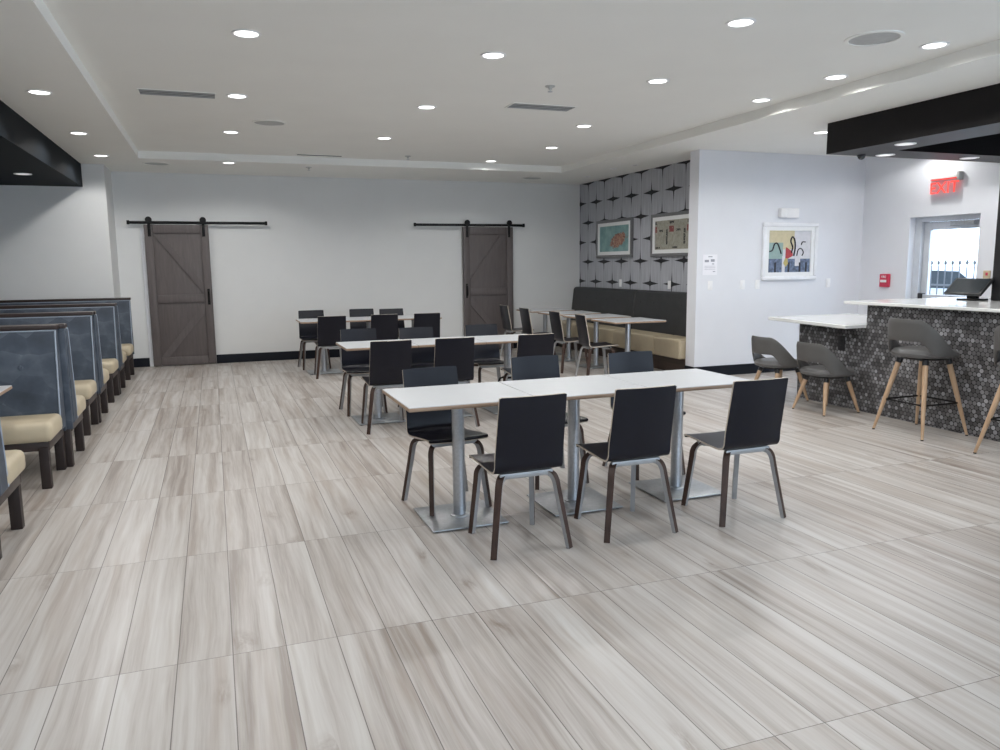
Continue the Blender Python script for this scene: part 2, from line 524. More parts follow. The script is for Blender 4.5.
# baseboards
b = MB().m('black_trim')
b.box((-1.34, BY - 0.02, 0), (-0.955, BY, 0.14), 0.004); b.box((-0.01, BY - 0.02, 0), (4.17, BY, 0.14), 0.004); b.box((5.13, BY - 0.02, 0), (PX, BY, 0.14), 0.004)
struct(b, 'baseboard_back', 'black baseboard along the back wall', 'baseboard')
b = MB().m('black_trim')
b.box((SX - 0.015, WY - 0.02, 0), (XR, WY, 0.14), 0.004); b.box((SX - 0.015, WY - 0.02, 0), (SX, 8.99, 0.14), 0.004)
struct(b, 'baseboard_bar', 'black baseboard under the pale wall', 'baseboard')
b = MB().m('black_trim')
b.box((XL, 12.38, 0), (-1.32, 12.40, 0.14), 0.004); b.box((-1.34, 12.38, 0), (-1.32, BY, 0.14), 0.004)
struct(b, 'baseboard_left', 'black baseboard behind the booths', 'baseboard')
struct(MB().m('white_trim').box((-1.0, BY - 0.03, 0.0), (-0.945, BY, 2.14), 0.004), 'trim_1', 'thin white casing strip beside the barn door near the booths', 'trim')

# black bulkhead above the booths
b = MB().m('black_gloss').box((XL, 1.0, 2.675), (-1.625, 12.395, CZ))
struct(b, 'ceiling_bulkhead', 'glossy black bulkhead hanging from the ceiling above the booths', 'bulkhead')
# coffered black bulkhead above the bar
b = MB().m('black_brown')
b.box((6.245, 1.0, 2.67), (6.78, 6.77, CZ)); b.box((6.78, 6.33, 2.67), (XR, 6.77, CZ)); b.box((6.78, 1.0, 2.93), (XR, 6.33, CZ))
struct(b, 'ceiling_bulkhead', 'black coffered bulkhead hanging above the bar', 'bulkhead')
struct(MB().m('black_plastic').box((7.28, 4.4, 1.131), (7.75, 5.56, 2.67), 0.006), 'column_black', 'black column rising from the bar top to the bulkhead', 'column')

# ------------------------------------------------------------------ barn doors
def barn_door(name, label, x0, x1, rail0, rail1, handle_right):
    yb = BY - 0.055; yf = yb - 0.048
    d = thing(name, label, 'door', ((x0 + x1) / 2, yb, 0), kind='structure')
    T = Matrix.Translation(-Vector(((x0 + x1) / 2, yb, 0)))
    z0, z1, mid = 0.012, 2.20, 1.06
    MB().m('door_wood').box((x0, yb - 0.02, z0), (x1, yb, z1), 0.003).build('panel', d, mtx=T)
    s = 0.115
    for a, c in ((x0, x0 + s), (x1 - s, x1)):
        MB().m('door_wood').box((a, yf, z0), (c, yb - 0.018, z1), 0.004).build('stile', d, mtx=T)
    for a, c in ((z0, z0 + 0.13), (mid - 0.06, mid + 0.06), (z1 - 0.13, z1)):
        MB().m('door_wood').box((x0 + s + 0.005, yf + 0.002, a), (x1 - s - 0.005, yb - 0.018, c), 0.004).build('cross_rail', d, mtx=T)
    L_, R_ = x0 + s + 0.008, x1 - s - 0.008
    A, Bx = (L_, R_) if handle_right else (R_, L_)
    hw = 0.055
    for (pa, pb) in (((A, z1 - 0.14), (Bx, mid + 0.065)), ((A, z0 + 0.135), (Bx, mid - 0.065))):
        dx, dz = pb[0] - pa[0], pb[1] - pa[1]; l = math.hypot(dx, dz); n = (-dz / l * hw, dx / l * hw)
        pts = [(pa[0], pa[1]), (pa[0] + abs(n[0]) * 1.2 * (1 if dx > 0 else -1), pa[1]), (pb[0], pb[1] - (0.12 if dz > 0 else -0.12)), (pb[0], pb[1])]
        # a board cut flush against stile and rail
        pts = [(pa[0], pa[1]), (pa[0] + 0.11 * (1 if dx > 0 else -1), pa[1]), (pb[0], pb[1] + (-0.17 if dz > 0 else 0.17)), (pb[0], pb[1])]
        MB().m('door_wood').prism(pts, 'Y', yf + 0.006, yb - 0.018).build('brace', d, mtx=T, smooth=0)
    hx = (x1 - 0.055) if handle_right else (x0 + 0.055)
    h = MB().m('black_metal'); h.box((hx - 0.018, yf - 0.006, 0.955), (hx + 0.018, yf, 1.205), 0.004)
    h.tube([(hx, yf - 0.004, 0.985), (hx, yf - 0.045, 1.0), (hx, yf - 0.05, 1.08), (hx, yf - 0.045, 1.16), (hx, yf - 0.004, 1.175)], 0.011, 10)
    h.build('handle', d, mtx=T)
    r = MB().m('black_metal'); r.box((rail0, yf - 0.02, 2.208), (rail1, yf - 0.008, 2.252), 0.003)
    for xs in (rail0 + 0.02, rail1 - 0.02): r.box((xs - 0.02, yf - 0.035, 2.20), (xs + 0.02, yf - 0.008, 2.262), 0.005)
    n = 4
    for i in range(n):
        xx = rail0 + 0.15 + (rail1 - rail0 - 0.3) * i / (n - 1); r.cyl((xx, yf - 0.026, 2.23), (xx, BY, 2.23), 0.011, seg=12)
    r.build('track_rail', d, mtx=T)
    for xx in (x0 + 0.075, x1 - 0.075):
        h = MB().m('black_metal'); h.box((xx - 0.022, yf - 0.008, 2.02), (xx + 0.022, yf, 2.31), 0.003)
        h.cyl((xx, yf - 0.034, 2.272), (xx, yf - 0.008, 2.272), 0.048, seg=28)
        for zz in (2.05, 2.14): h.cyl((xx, yf - 0.016, zz), (xx, yf, zz), 0.010, seg=8)
        h.build('roller_hanger', d, mtx=T)


barn_door('door_1', 'grey-brown sliding barn door nearer the booths, black track running past it toward the room', -0.94, -0.012, -1.17, 0.88, True)
barn_door('door_2', 'grey-brown sliding barn door nearer the wallpapered wall, half hidden by tables', 4.18, 5.12, 3.29, 5.34, False)

# ------------------------------------------------------------------ exit door
d = thing('door_3', 'glass exit door in a white metal frame with push bar', 'door', (XR + 0.18, 7.46, 0), kind='structure')
T = Matrix.Translation((-(XR + 0.18), -7.46, 0))
b = MB().m('alum')
b.box((XR + 0.10, 7.87, 0), (XR + 0.24, 7.97, 2.10), 0.004); b.box((XR + 0.10, 6.95, 0), (XR + 0.24, 7.0, 2.10), 0.004); b.box((XR + 0.10, 7.0, 2.04), (XR + 0.24, 7.87, 2.10), 0.004)
b.build('door_frame', d, mtx=T)
b = MB().m('alum')
b.box((XR + 0.15, 7.77, 0.02), (XR + 0.20, 7.865, 2.035), 0.004); b.box((XR + 0.15, 7.005, 0.02), (XR + 0.20, 7.06, 2.035), 0.004)
b.box((XR + 0.15, 7.06, 1.93), (XR + 0.20, 7.77, 2.035), 0.004); b.box((XR + 0.15, 7.06, 0.02), (XR + 0.20, 7.77, 0.30), 0.004)
b.build('door_leaf', d, mtx=T)
MB().m('glass').box((XR + 0.172, 7.055, 0.295), (XR + 0.178, 7.775, 1.935)).build('pane', d, mtx=T, smooth=0)
b = MB().m('alum').box((XR + 0.09, 7.05, 1.02), (XR + 0.13, 7.80, 1.085), 0.008)
b.m('black_plastic').box((XR + 0.08, 7.78, 1.0), (XR + 0.15, 7.85, 1.10), 0.01).box((XR + 0.08, 7.02, 1.0), (XR + 0.15, 7.06, 1.10), 0.01)
b.build('push_bar', d, mtx=T)
b = MB().m('steel_plate').box((XR + 0.07, 7.08, 1.965), (XR + 0.15, 7.42, 2.03), 0.006)
b.m('alum').box((XR + 0.09, 7.30, 1.935), (XR + 0.11, 7.60, 1.955), 0.003, mtx=None)
b.build('door_closer', d, mtx=T)

# outside the exit door: ground, iron fence, parked car
struct(MB().m('asphalt').box((XR + 0.26, 2.0, -0.12), (30.0, 24.0, -0.02)), 'ground_outside', 'pale paving outside the glass exit door', 'ground')
fz = 1.52
f = thing('iron_fence', 'dark iron picket fence outside the glass exit door', 'fence', (11.5, 9.6, -0.02))
for zz in (0.25, 1.12):
    MB().m('fence').box((-0.012, -1.6, zz), (0.012, 1.6, zz + 0.035), 0.004).build('fence_rail', f)
for i in range(24):
    yy = -1.56 + 0.1325 * i
    MB().m('fence').cyl((0, yy, 0.0), (0, yy, fz - 0.03), 0.009, seg=8).lathe([(0, -0.05), (0.022, -0.03), (0.026, -0.01), (0.008, 0.03), (0, 0.05)], (0, yy, fz), 8).build('picket', f)
car = thing('parked_car', 'grey parked car seen through the exit door behind the fence', 'car', (15.6, 13.0, -0.02), rotz=0.35)
b = MB().m('car_paint')
b.prism([(-2.1, 0.28), (-2.12, 0.62), (-1.95, 0.86), (-1.1, 0.93), (-0.55, 1.38), (0.75, 1.42), (1.5, 0.98), (2.05, 0.9), (2.12, 0.6), (2.08, 0.28)], 'X', -0.85, 0.85)
body = b.build('car_body', car, smooth=30)
bv = body.modifiers.new('round', 'BEVEL'); bv.width = 0.07; bv.segments = 3
for sx in (-0.86, 0.845):
    for pp in ([(-0.98, 0.93), (-0.52, 1.31), (0.05, 1.33), (0.05, 0.95)], [(0.12, 0.95), (0.12, 1.33), (0.68, 1.34), (1.22, 0.99)]):
        MB().m('screen').prism(pp, 'X', sx, sx + 0.015).build('side_window', car, smooth=0)
for sx in (-0.80, 0.80):
    for yy in (-1.3, 1.3):
        MB().m('black_plastic').cyl((sx - 0.10, yy, 0.31), (sx + 0.10, yy, 0.31), 0.31, seg=24).m('steel').cyl((sx - 0.105, yy, 0.31), (sx + 0.105, yy, 0.31), 0.18, seg=16).build('wheel', car)

# ------------------------------------------------------------------ ceiling fixtures
def downlight(x, y, z, label, group, power=1.0, dim=False, tilt=1.0):
    t = thing('downlight', label, 'ceiling light', (x, y, z), group=group)
    MB().m('white_plastic').lathe([(0.098, 0.0), (0.096, -0.006), (0.080, -0.007), (0.076, -0.002), (0.076, 0.0)], seg=32).build('trim_ring', t)
    MB().m('lens_dim' if dim else 'lens').lathe([(0.077, -0.0015), (0.04, -0.003), (0, -0.0035)], seg=28).build('lens', t)
    if power > 0:
        l = bpy.data.lights.new('downlight_lamp', 'SPOT')
        l.energy = SPOT_W * power; l.spot_size = math.radians(160); l.spot_blend = 0.32; l.shadow_soft_size = 0.06
        l.color = (1.0, 0.985, 0.96)
        o = bpy.data.objects.new('downlight_lamp', l); C.objects.link(o); o.parent = t; o.location = (0, 0, -0.02)
    return t


TRAY = [(0.31, 5.69, 'lit downlight in the raised ceiling, first of the row nearest the booths'),
        (0.31, 7.72, 'lit downlight in the raised ceiling beside the slim vent nearest the booths'),
        (0.30, 9.75, 'lit downlight in the raised ceiling just behind the speaker grille nearest the booths'),
        (2.07, 5.69, 'large lit downlight high above the table row nearest the camera'),
        (2.09, 7.69, 'lit downlight in the raised ceiling above the middle table row'),
        (2.08, 9.67, 'lit downlight in the raised ceiling in front of the slim dark rear vent'),
        (3.34, 4.44, 'largest lit downlight, at the top edge of the photo'),
        (3.70, 6.03, 'lit downlight in the raised ceiling between the big sprinkler and the bar edge'),
        (4.07, 8.20, 'lit downlight in the raised ceiling just behind the vent nearest the bar'),
        (4.39, 9.81, 'lit downlight in the raised ceiling toward the wallpapered wall'),
        (4.06, 11.32, 'lit downlight washing the rear edge of the raised ceiling'),
        (5.04, 4.44, 'lit downlight along the bar edge of the raised ceiling, beside the large speaker grille'),
        (5.08, 5.44, 'lit downlight along the bar edge of the raised ceiling, second from the large speaker grille'),
        (5.09, 6.41, 'lit downlight along the bar edge of the raised ceiling, third from the large speaker grille')]
for x, y, lab in TRAY: downlight(x, y, TZ, lab, 'downlights in the raised ceiling')
for x, y in ((0.31, 3.7), (2.07, 3.7), (5.04, 3.44), (0.31, 1.7), (0.6, -0.6)):  # unseen downlights, added to light the near part of the room
    downlight(x, y, TZ, 'added lit downlight in the raised ceiling overhead, outside the view', 'downlights overhead outside the view')
for x, y, lab in ((-1.25, 7.55, 'lit downlight beside the black bulkhead over the booths, nearest of three'), (-1.26, 9.65, 'lit downlight beside the black bulkhead over the booths, middle of three'),
                  (-1.26, 11.45, 'lit downlight beside the black bulkhead over the booths, farthest of three'), (0.31, 11.75, 'lit downlight in the ceiling border above the first barn door'),
                  (6.60, 7.25, 'lit downlight in the ceiling border beside the corner of the bar bulkhead')):
    downlight(x, y, CZ, lab, 'downlights in the ceiling border')
for x, y in ((-1.25, 5.5), (-1.25, 3.5)):  # two more unseen lamps, added for light over the near booths
    downlight(x, y, CZ, 'added lit downlight overhead beside the booth bulkhead, outside the view', 'downlights overhead outside the view')
downlight(8.38, 7.55, CZ, 'lit downlight behind the bar bulkhead washing the wall above the exit sign', 'downlights in the ceiling border', 0.55)
downlight(6.46, 5.95, 2.67, 'round light under the front strip of the bar bulkhead', 'lights under the bar bulkhead', 0.35, True)
downlight(6.91, 6.62, 2.67, 'round light under the bar bulkhead near its dome camera', 'lights under the bar bulkhead', 0.35, True)
downlight(8.06, 6.54, 2.67, 'round light under the bar bulkhead above the exit sign', 'lights under the bar bulkhead', 0.6, True)
downlight(-2.06, 10.9, 2.675, 'small dim light under the black bulkhead over the booths', 'lights under the booth bulkhead', 0.0, True)
for x, y, lab in ((6.02, 12.0, 'small unlit ceiling light near the wallpaper, deepest of three'), (5.92, 10.9, 'small unlit ceiling light near the wallpaper, middle of three'), (6.03, 10.43, 'small unlit ceiling light near the wallpaper, nearest of three')):
    t = thing('puck_light', lab, 'ceiling light', (x, y, CZ), group='unlit lights by the wallpapered wall')
    MB().m('white_plastic').lathe([(0.060, 0.0), (0.058, -0.008), (0.044, -0.009), (0.042, 0.0)], seg=24).build('trim_ring', t)
    MB().m('grille').lathe([(0.043, -0.003), (0, -0.004)], seg=24).build('lens', t)
for x, y, z, r, lab in ((4.47, 4.44, TZ, 0.195, 'large round speaker grille near the bar edge of the raised ceiling'), (0.68, 9.01, TZ, 0.185, 'round speaker grille in the raised ceiling nearest the booths'),
                        (-0.64, 12.10, CZ, 0.185, 'round speaker grille in the ceiling border above the first barn door'), (5.21, 12.45, CZ, 0.185, 'round speaker grille in the ceiling border above the second barn door')):
    t = thing('ceiling_speaker', lab, 'speaker', (x, y, z), group='round ceiling speakers')
    MB().m('ceiling').lathe([(r, 0), (r - 0.002, -0.007), (r * 0.86, -0.009), (r * 0.85, -0.002)], seg=40).build('trim_ring', t)
    MB().m('grille').lathe([(r * 0.86, -0.003), (r * 0.5, -0.006), (0, -0.007)], seg=40).build('grille', t)
for x0, x1, y, dk, lab in ((-0.51, 0.12, 7.78, 'slot', 'slim ceiling vent in the raised ceiling nearest the booths'), (2.85, 3.51, 7.36, 'slot', 'slim ceiling vent in the raised ceiling toward the bar, behind the sprinkler'),
                           (1.21, 1.83, 11.40, 'dark_slot', 'slim dark vent at the rear of the raised ceiling')):
    t = thing('ceiling_vent', lab, 'vent', ((x0 + x1) / 2, y, TZ), group='slim ceiling vents')
    h = (x1 - x0) / 2; w_ = 0.115 if dk == 'slot' else 0.05
    MB().m('ceiling').box((-h - 0.015, -w_ - 0.012, -0.005), (h + 0.015, -w_, 0)).box((-h - 0.015, w_, -0.005), (h + 0.015, w_ + 0.012, 0)).box((-h - 0.015, -w_, -0.005), (-h, w_, 0)).box((h, -w_, -0.005), (h + 0.015, w_, 0)).build('frame', t, smooth=0)
    g = MB().m(dk); g.box((-h, -w_, -0.0015), (h, w_, 0))
    g.m('grille' if dk == 'slot' else 'slot')
    for yy in (-0.5, 0.0, 0.5): g.box((-h, yy * w_ * 1.2 - 0.004, -0.005), (h, yy * w_ * 1.2 + 0.004, -0.0015))
    g.build('louvre', t, smooth=0)
for x, y, z, lab in ((2.89, 6.49, TZ, 'small white sprinkler head in front of the vent toward the bar'), (2.73, 11.13, TZ, 'small sprinkler head at the rear of the raised ceiling'), (1.43, 11.95, CZ, 'small sprinkler head in the ceiling border behind the slim dark vent')):
    t = thing('sprinkler', lab, 'sprinkler', (x, y, z), group='ceiling sprinklers')
    MB().m('grille').lathe([(0.045, 0), (0.042, -0.008), (0.02, -0.010), (0.012, -0.03), (0, -0.03)], seg=20).build('escutcheon', t)
    MB().m('steel').lathe([(0, -0.03), (0.006, -0.031), (0.006, -0.045), (0.022, -0.047), (0.022, -0.050), (0, -0.051)], seg=16).build('deflector', t)
t = thing('dome_camera', 'tiny black dome camera under the corner of the bar bulkhead', 'camera', (6.66, 6.70, 2.67))
MB().m('black_plastic').lathe([(0.045, 0), (0.045, -0.015), (0.04, -0.018)], seg=24).build('base', t)
MB().m('screen').lathe([(0.038, -0.016), (0.034, -0.035), (0.018, -0.048), (0, -0.052)], seg=24).build('dome', t)

# ------------------------------------------------------------------ chairs
def make_chair(label):
    t = thing('dining_chair', label, 'chair', group='black plywood dining chairs')
    prof = catmull([(0, 0.226, 0.446), (0, 0.223, 0.449), (0, 0.218, 0.453), (0, 0.205, 0.461), (0, 0.10, 0.457), (0, -0.06, 0.447), (0, -0.150, 0.447), (0, -0.188, 0.470), (0, -0.203, 0.530), (0, -0.232, 0.690), (0, -0.2590, 0.846), (0, -0.2610, 0.858), (0, -0.2625, 0.866)], 5)
    n = len(prof); nx = 10; th = 0.011
    mb = MB().m('chair_black'); bm = mb.bm
    tot = [0.0]
    for a, c in zip(prof, prof[1:]): tot.append(tot[-1] + (c - a).length)
    Lp = tot[-1]; top, bot = [], []
    for i, p in enumerate(prof):
        a = prof[max(0, i - 1)]; c = prof[min(n - 1, i + 1)]
        d = (c - a).normalized(); nr = Vector((0, -d.z, d.y))     # left normal in the Y-Z plane
        if nr.y < 0 and i > n * 0.6: nr = -nr
        nr = Vector((0, d.z, -d.y)); nr = -nr if nr.z < 0 and i < n * 0.4 else nr
        s_ = tot[i]; w = 0.199 - 0.016 * max(0.0, (s_ / Lp - 0.45))
        e = min(s_, Lp - s_)
        if e < 0.012: w -= 0.012 * (1 - math.sqrt(max(0.0, 1 - (1 - e / 0.012) ** 2)))
        ra, rb = [], []
        for j in range(nx + 1):
            u = -1 + 2 * j / nx
            curve = 0.018 * u * u * min(1.0, max(0.0, (s_ - 0.36) / 0.15))      # the back is slightly dished
            dip = -0.006 * (1 - u * u) * max(0.0, 1 - s_ / 0.36)
            q = p + Vector((u * w, curve, dip))
            ra.append(bm.verts.new(q + nr * (th / 2))); rb.append(bm.verts.new(q - nr * (th / 2)))
        top.append(ra); bot.append(rb)
    for i in range(n - 1):
        for j in range(nx):
            for g, fl in ((top, 0), (bot, 1)):
                f = bm.faces.new((g[i][j], g[i][j + 1], g[i + 1][j + 1], g[i + 1][j])); f.material_index = 0
    mb.m('shell_edge')
    def edge(a0, a1, b1, b0):
        f = bm.faces.new((a0, a1, b1, b0)); f.material_index = 1
    for i in range(n - 1):
        edge(top[i][0], top[i + 1][0], bot[i + 1][0], bot[i][0]); edge(top[i][nx], bot[i][nx], bot[i + 1][nx], top[i + 1][nx])
    for j in range(nx):
        edge(top[0][j], bot[0][j], bot[0][j + 1], top[0][j + 1]); edge(top[-1][j], top[-1][j + 1], bot[-1][j + 1], bot[-1][j])
    mb.build('seat_shell', t, smooth=35)
    # under-seat frame
    b = MB().m('grey_metal')
    b.box((-0.10, -0.10, 0.424), (0.10, 0.12, 0.436), 0.003)
    for sx in (-1, 1):
        for sy in (-1, 1):
            b.tube([(sx * 0.05, sy * 0.05, 0.424), (sx * 0.125, sy * 0.125, 0.416)], 0.014, 8)
    for sy in (-1, 1): b.box((-0.155, sy * 0.14 - 0.012, 0.405), (0.155, sy * 0.14 + 0.012, 0.436), 0.004)
    b.build('seat_frame', t)
    # bent plywood legs, broad faces walnut, edges grey
    for sx in (-1, 1):
        for sy in (1, -1):
            d = (Vector((sx * 0.87, -0.5, 0)) if sy > 0 else Vector((sx * 0.5, -0.87, 0))).normalized(); side = Vector((-d.y, d.x, 0))
            fx, fy = (0.192, 0.215) if sy > 0 else (0.222, 0.222)
            kx, ky = 0.166, 0.164
            ln = lambda f_: (sx * (kx + (fx - kx) * f_), sy * (ky + (fy - ky) * f_), 0.372 * (1 - f_))
            path = catmull([(sx * 0.085, sy * 0.085, 0.419), (sx * 0.125, sy * 0.125, 0.418), (sx * 0.152, sy * 0.150, 0.405), ln(0.0), ln(0.15), ln(0.5), ln(1.0)], 5)
            mb = MB(); mb.m('leg_brown'); mb.m('leg_grey'); bm = mb.bm; rings = []
            m_ = len(path)
            for i, p in enumerate(path):
                a = path[max(0, i - 1)]; c = path[min(m_ - 1, i + 1)]
                tg = (c - a).normalized(); nrm = tg.cross(side).normalized()
                f_ = i / (m_ - 1); hw = (0.0190 if sy > 0 else 0.0210) - 0.004 * f_; ht = (0.0165 if sy > 0 else 0.0135) - 0.0025 * f_
                rings.append([bm.verts.new(p + side * (hw * su) + nrm * (ht * sn)) for su, sn in ((-1, -1), (1, -1), (1, 1), (-1, 1))])
            for i_, (A, B) in enumerate(zip(rings, rings[1:])):
                mid = sum((v.co for v in A), Vector()) / 4
                for k in range(4):
                    l = (k + 1) % 4
                    f = bm.faces.new((A[k], A[l], B[l], B[k]))
                    out = ((A[k].co + A[l].co) / 2 - mid)
                    f.material_index = 0 if out.x * sx + out.z * 0.5 > 0 else 1
            for g in (rings[0][::-1], rings[-1]): bm.faces.new(g).material_index = 1
            mb.build('leg', t, smooth=30)
    return t


ROWN = {0: 'front', 1: 'middle', 2: 'rear'}
CH = [  # x, y, extra turn, faces +Y (back to camera) or -Y, label
    (1.520, 3.885, 0.02, 1, 0, 0), (2.195, 3.885, 0.00, 1, 0, 1), (2.945, 3.865, 0.0, 1, 0, 2),
    (1.350, 4.665, 0.10, -1, 0, 0), (2.205, 4.980, 0.03, -1, 0, 1), (2.965, 4.920, 0.0, -1, 0, 2),
    (1.490, 7.180, 0.0, 1, 1, 0), (2.090, 7.120, 0.0, 1, 1, 1), (2.930, 7.190, 0.0, 1, 1, 2),
    (1.440, 8.110, -0.03, -1, 1, 0), (2.065, 7.990, 0.0, -1, 1, 1), (2.835, 8.030, 0.0, -1, 1, 2),
    (1.500, 10.97, 0.0, 1, 2, 0), (2.230, 10.98, 0.0, 1, 2, 1), (2.830, 10.89, 0.0, 1, 2, 2),
    (1.400, 11.99, 0.0, -1, 2, 0), (2.180, 11.98, 0.0, -1, 2, 1), (2.620, 11.78, 0.0, -1, 2, 2)]
POSN = {0: 'at the booth end', 1: 'in the middle', 2: 'at the bar end'}
ROWS = ((0.957, 0.775, 4.395, 0.71), (1.14, 0.700, 7.61, 0.66), (1.12, 0.683, 11.42, 0.70))     # x of the first edge, width, centre y, depth
PLATES = [(x0 + w * (k + 0.5), yc) for x0, w, yc, d_ in ROWS for k in range(3)] + [(5.36 - 0.01 * k, 9.40 + 0.93 * k) for k in range(4)]
LEAN = 0.0425


def seat_at(o, x, y, rz):
    c_, s_ = math.cos(rz), math.sin(rz)
    on = any(abs(x + c_ * fx - s_ * 0.215 - px) < 0.252 and abs(y + s_ * fx + c_ * 0.215 - py) < 0.252 for fx in (-0.192, 0.192) for px, py in PLATES)
    o.location = (x, y, 0.223 * math.sin(LEAN) if on else 0.0)
    o.rotation_euler = (LEAN if on else 0.0, 0, rz)


proto = None
for x, y, a, fc, row, pos in CH:
    lab = f"black chair {POSN[pos]} of the {ROWN[row]} table row, {'back to the camera' if fc > 0 else 'facing the camera'}"
    rz = a if fc > 0 else PI + a
    if proto is None: o = proto = make_chair(lab)
    else: o = dup(proto, (x, y, 0), rz, lab)
    seat_at(o, x, y, rz)
for x, y, a, lab in ((4.81, 9.26, -0.10, 'black chair facing the banquette, nearest the white wall corner'), (4.79, 10.07, -0.02, 'black chair facing the banquette, second from the white wall corner'),
                     (4.74, 11.10, 0.0, 'black chair facing the banquette, third from the white wall corner'), (4.76, 12.05, 0.0, 'black chair facing the banquette, in front of the second barn door')):
    seat_at(dup(proto, (x, y, 0), -PI / 2 + a, lab), x, y, -PI / 2 + a)

# ------------------------------------------------------------------ pedestal tables
def make_table(label, w, d, group, zt=0.772):
    t = thing('pedestal_table', label, 'table', group=group)
    th = 0.026
    b = MB().m('ply_edge').box((-w / 2, -d / 2, zt - th), (w / 2, d / 2, zt - 0.003), 0.007, 3)
    b.m('laminate').box((-w / 2 + 0.003, -d / 2 + 0.003, zt - 0.006), (w / 2 - 0.003, d / 2 - 0.003, zt), 0.0015, 1)
    b.build('tabletop', t)
    b = MB().m('black_metal')
    b.lathe([(0, 0), (0.10, 0), (0.10, -0.006), (0.045, -0.012), (0.045, -0.03), (0, -0.03)], (0, 0, zt - th), 24)
    for k in range(4):
        a = PI / 4 + k * PI / 2
        b.box((0.03, -0.018, -0.010), (0.29, 0.018, 0.0), 0.002, mtx=Matrix.Translation((0, 0, zt - th)) @ Matrix.Rotation(a, 4, 'Z'))
    b.build('top_plate', t)
    MB().m('steel').cyl((0, 0, 0.016), (0, 0, zt - th - 0.005), 0.038, seg=32).build('pole', t)
    b = MB().m('steel_plate').box((-0.235, -0.235, 0.006), (0.235, 0.235, 0.016), 0.004)
    b.lathe([(0.060, 0.016), (0.058, 0.022), (0.039, 0.026), (0.039, 0.016)], seg=32)
    b.build('base_plate', t)
    for sx in (-1, 1):
        for sy in (-1, 1):
            MB().m('black_plastic').cyl((sx * 0.205, sy * 0.205, 0), (sx * 0.205, sy * 0.205, 0.007), 0.018, seg=16).build('levelling_foot', t)
    return t


for row, (x0, w, yc, d) in enumerate(ROWS):
    p = None
    for k in range(3):
        lab = f"white square pedestal table {POSN[k]} of the {ROWN[row]} table row"
        loc = (x0 + w * (k + 0.5) + 0.0, yc, 0)
        if p is None:
            p = make_table(lab, w - 0.0015, d, 'white tables pushed together in rows'); p.location = loc
        else:
            q = dup(p, loc, 0, lab)
            if row == 1 and k == 2:
                MB().m('black_metal').tube([(0.05 * math.cos(a_ * PI / 8), 0.05 * math.sin(a_ * PI / 8), 0.35) for a_ in range(16)], 0.012, 8, True).tube([(-0.045, 0, 0.35), (-0.09, -0.01, 0.345), (-0.115, -0.02, 0.30), (-0.115, -0.02, 0.24)], 0.010, 8).build('hook_clamp', q)
p = None
for k, lab in enumerate(('white table at the banquette nearest the white wall corner', 'white table at the banquette, second from the white wall corner', 'white table at the banquette, third from the white wall corner', 'white table at the banquette nearest the back wall')):
    loc = (5.36 - 0.01 * k, 9.40 + 0.93 * k, 0)
    if p is None:
        p = make_table(lab, 0.79, 0.70, 'white tables along the banquette', 0.765); p.location = loc
    else: dup(p, loc, 0, lab)

# ------------------------------------------------------------------ banquette along the wallpapered wall
q = thing('banquette', 'long wall bench with charcoal tufted back and cream seat', 'bench', (6.2, 11.1, 0))
T = Matrix.Translation((-6.2, -11.1, 0))
Y0, Y1 = 9.02, 13.21
MB().m('plinth').box((6.04, Y0, 0.0), (6.46, Y1, 0.215), 0.004).build('plinth', q, mtx=T)
cuts = [Y0, 9.70, 10.93, 12.08, Y1]
for a, c in zip(cuts, cuts[1:]):
    b = MB().m('cream').box((5.95, a + 0.003, 0.215), (6.42, c - 0.003, 0.49), 0.035, 4)
    b.build('seat_cushion', q, mtx=T)
for a, c in zip([Y0, 10.93], [10.93, Y1]):
    b = MB().m('bench_back')
    pts = [(6.475, 0.47), (6.29, 0.47), (6.30, 0.60), (6.355, 1.065), (6.375, 1.100), (6.41, 1.110), (6.475, 1.110)]
    b.prism(pts, 'Y', a + 0.004, c - 0.004)
    o = b.build('back_cushion', q, mtx=T, smooth=30)
    bv = o.modifiers.new('round', 'BEVEL'); bv.width = 0.018; bv.segments = 3; bv.limit_method = 'ANGLE'; bv.angle_limit = math.radians(40)
    n = int((c - a) / 0.33)
    for i in range(n):
        yy = a + (c - a) * (i + 0.5) / n
        MB().m('bench_back').lathe([(0, 0.008), (0.012, 0.006), (0.016, 0.0), (0, -0.002)], seg=14).build('button', o, mtx=T @ Matrix.Translation((6.340, yy, 0.93)) @ Matrix.Rotation(-PI / 2 + 0.11, 4, 'Y'))

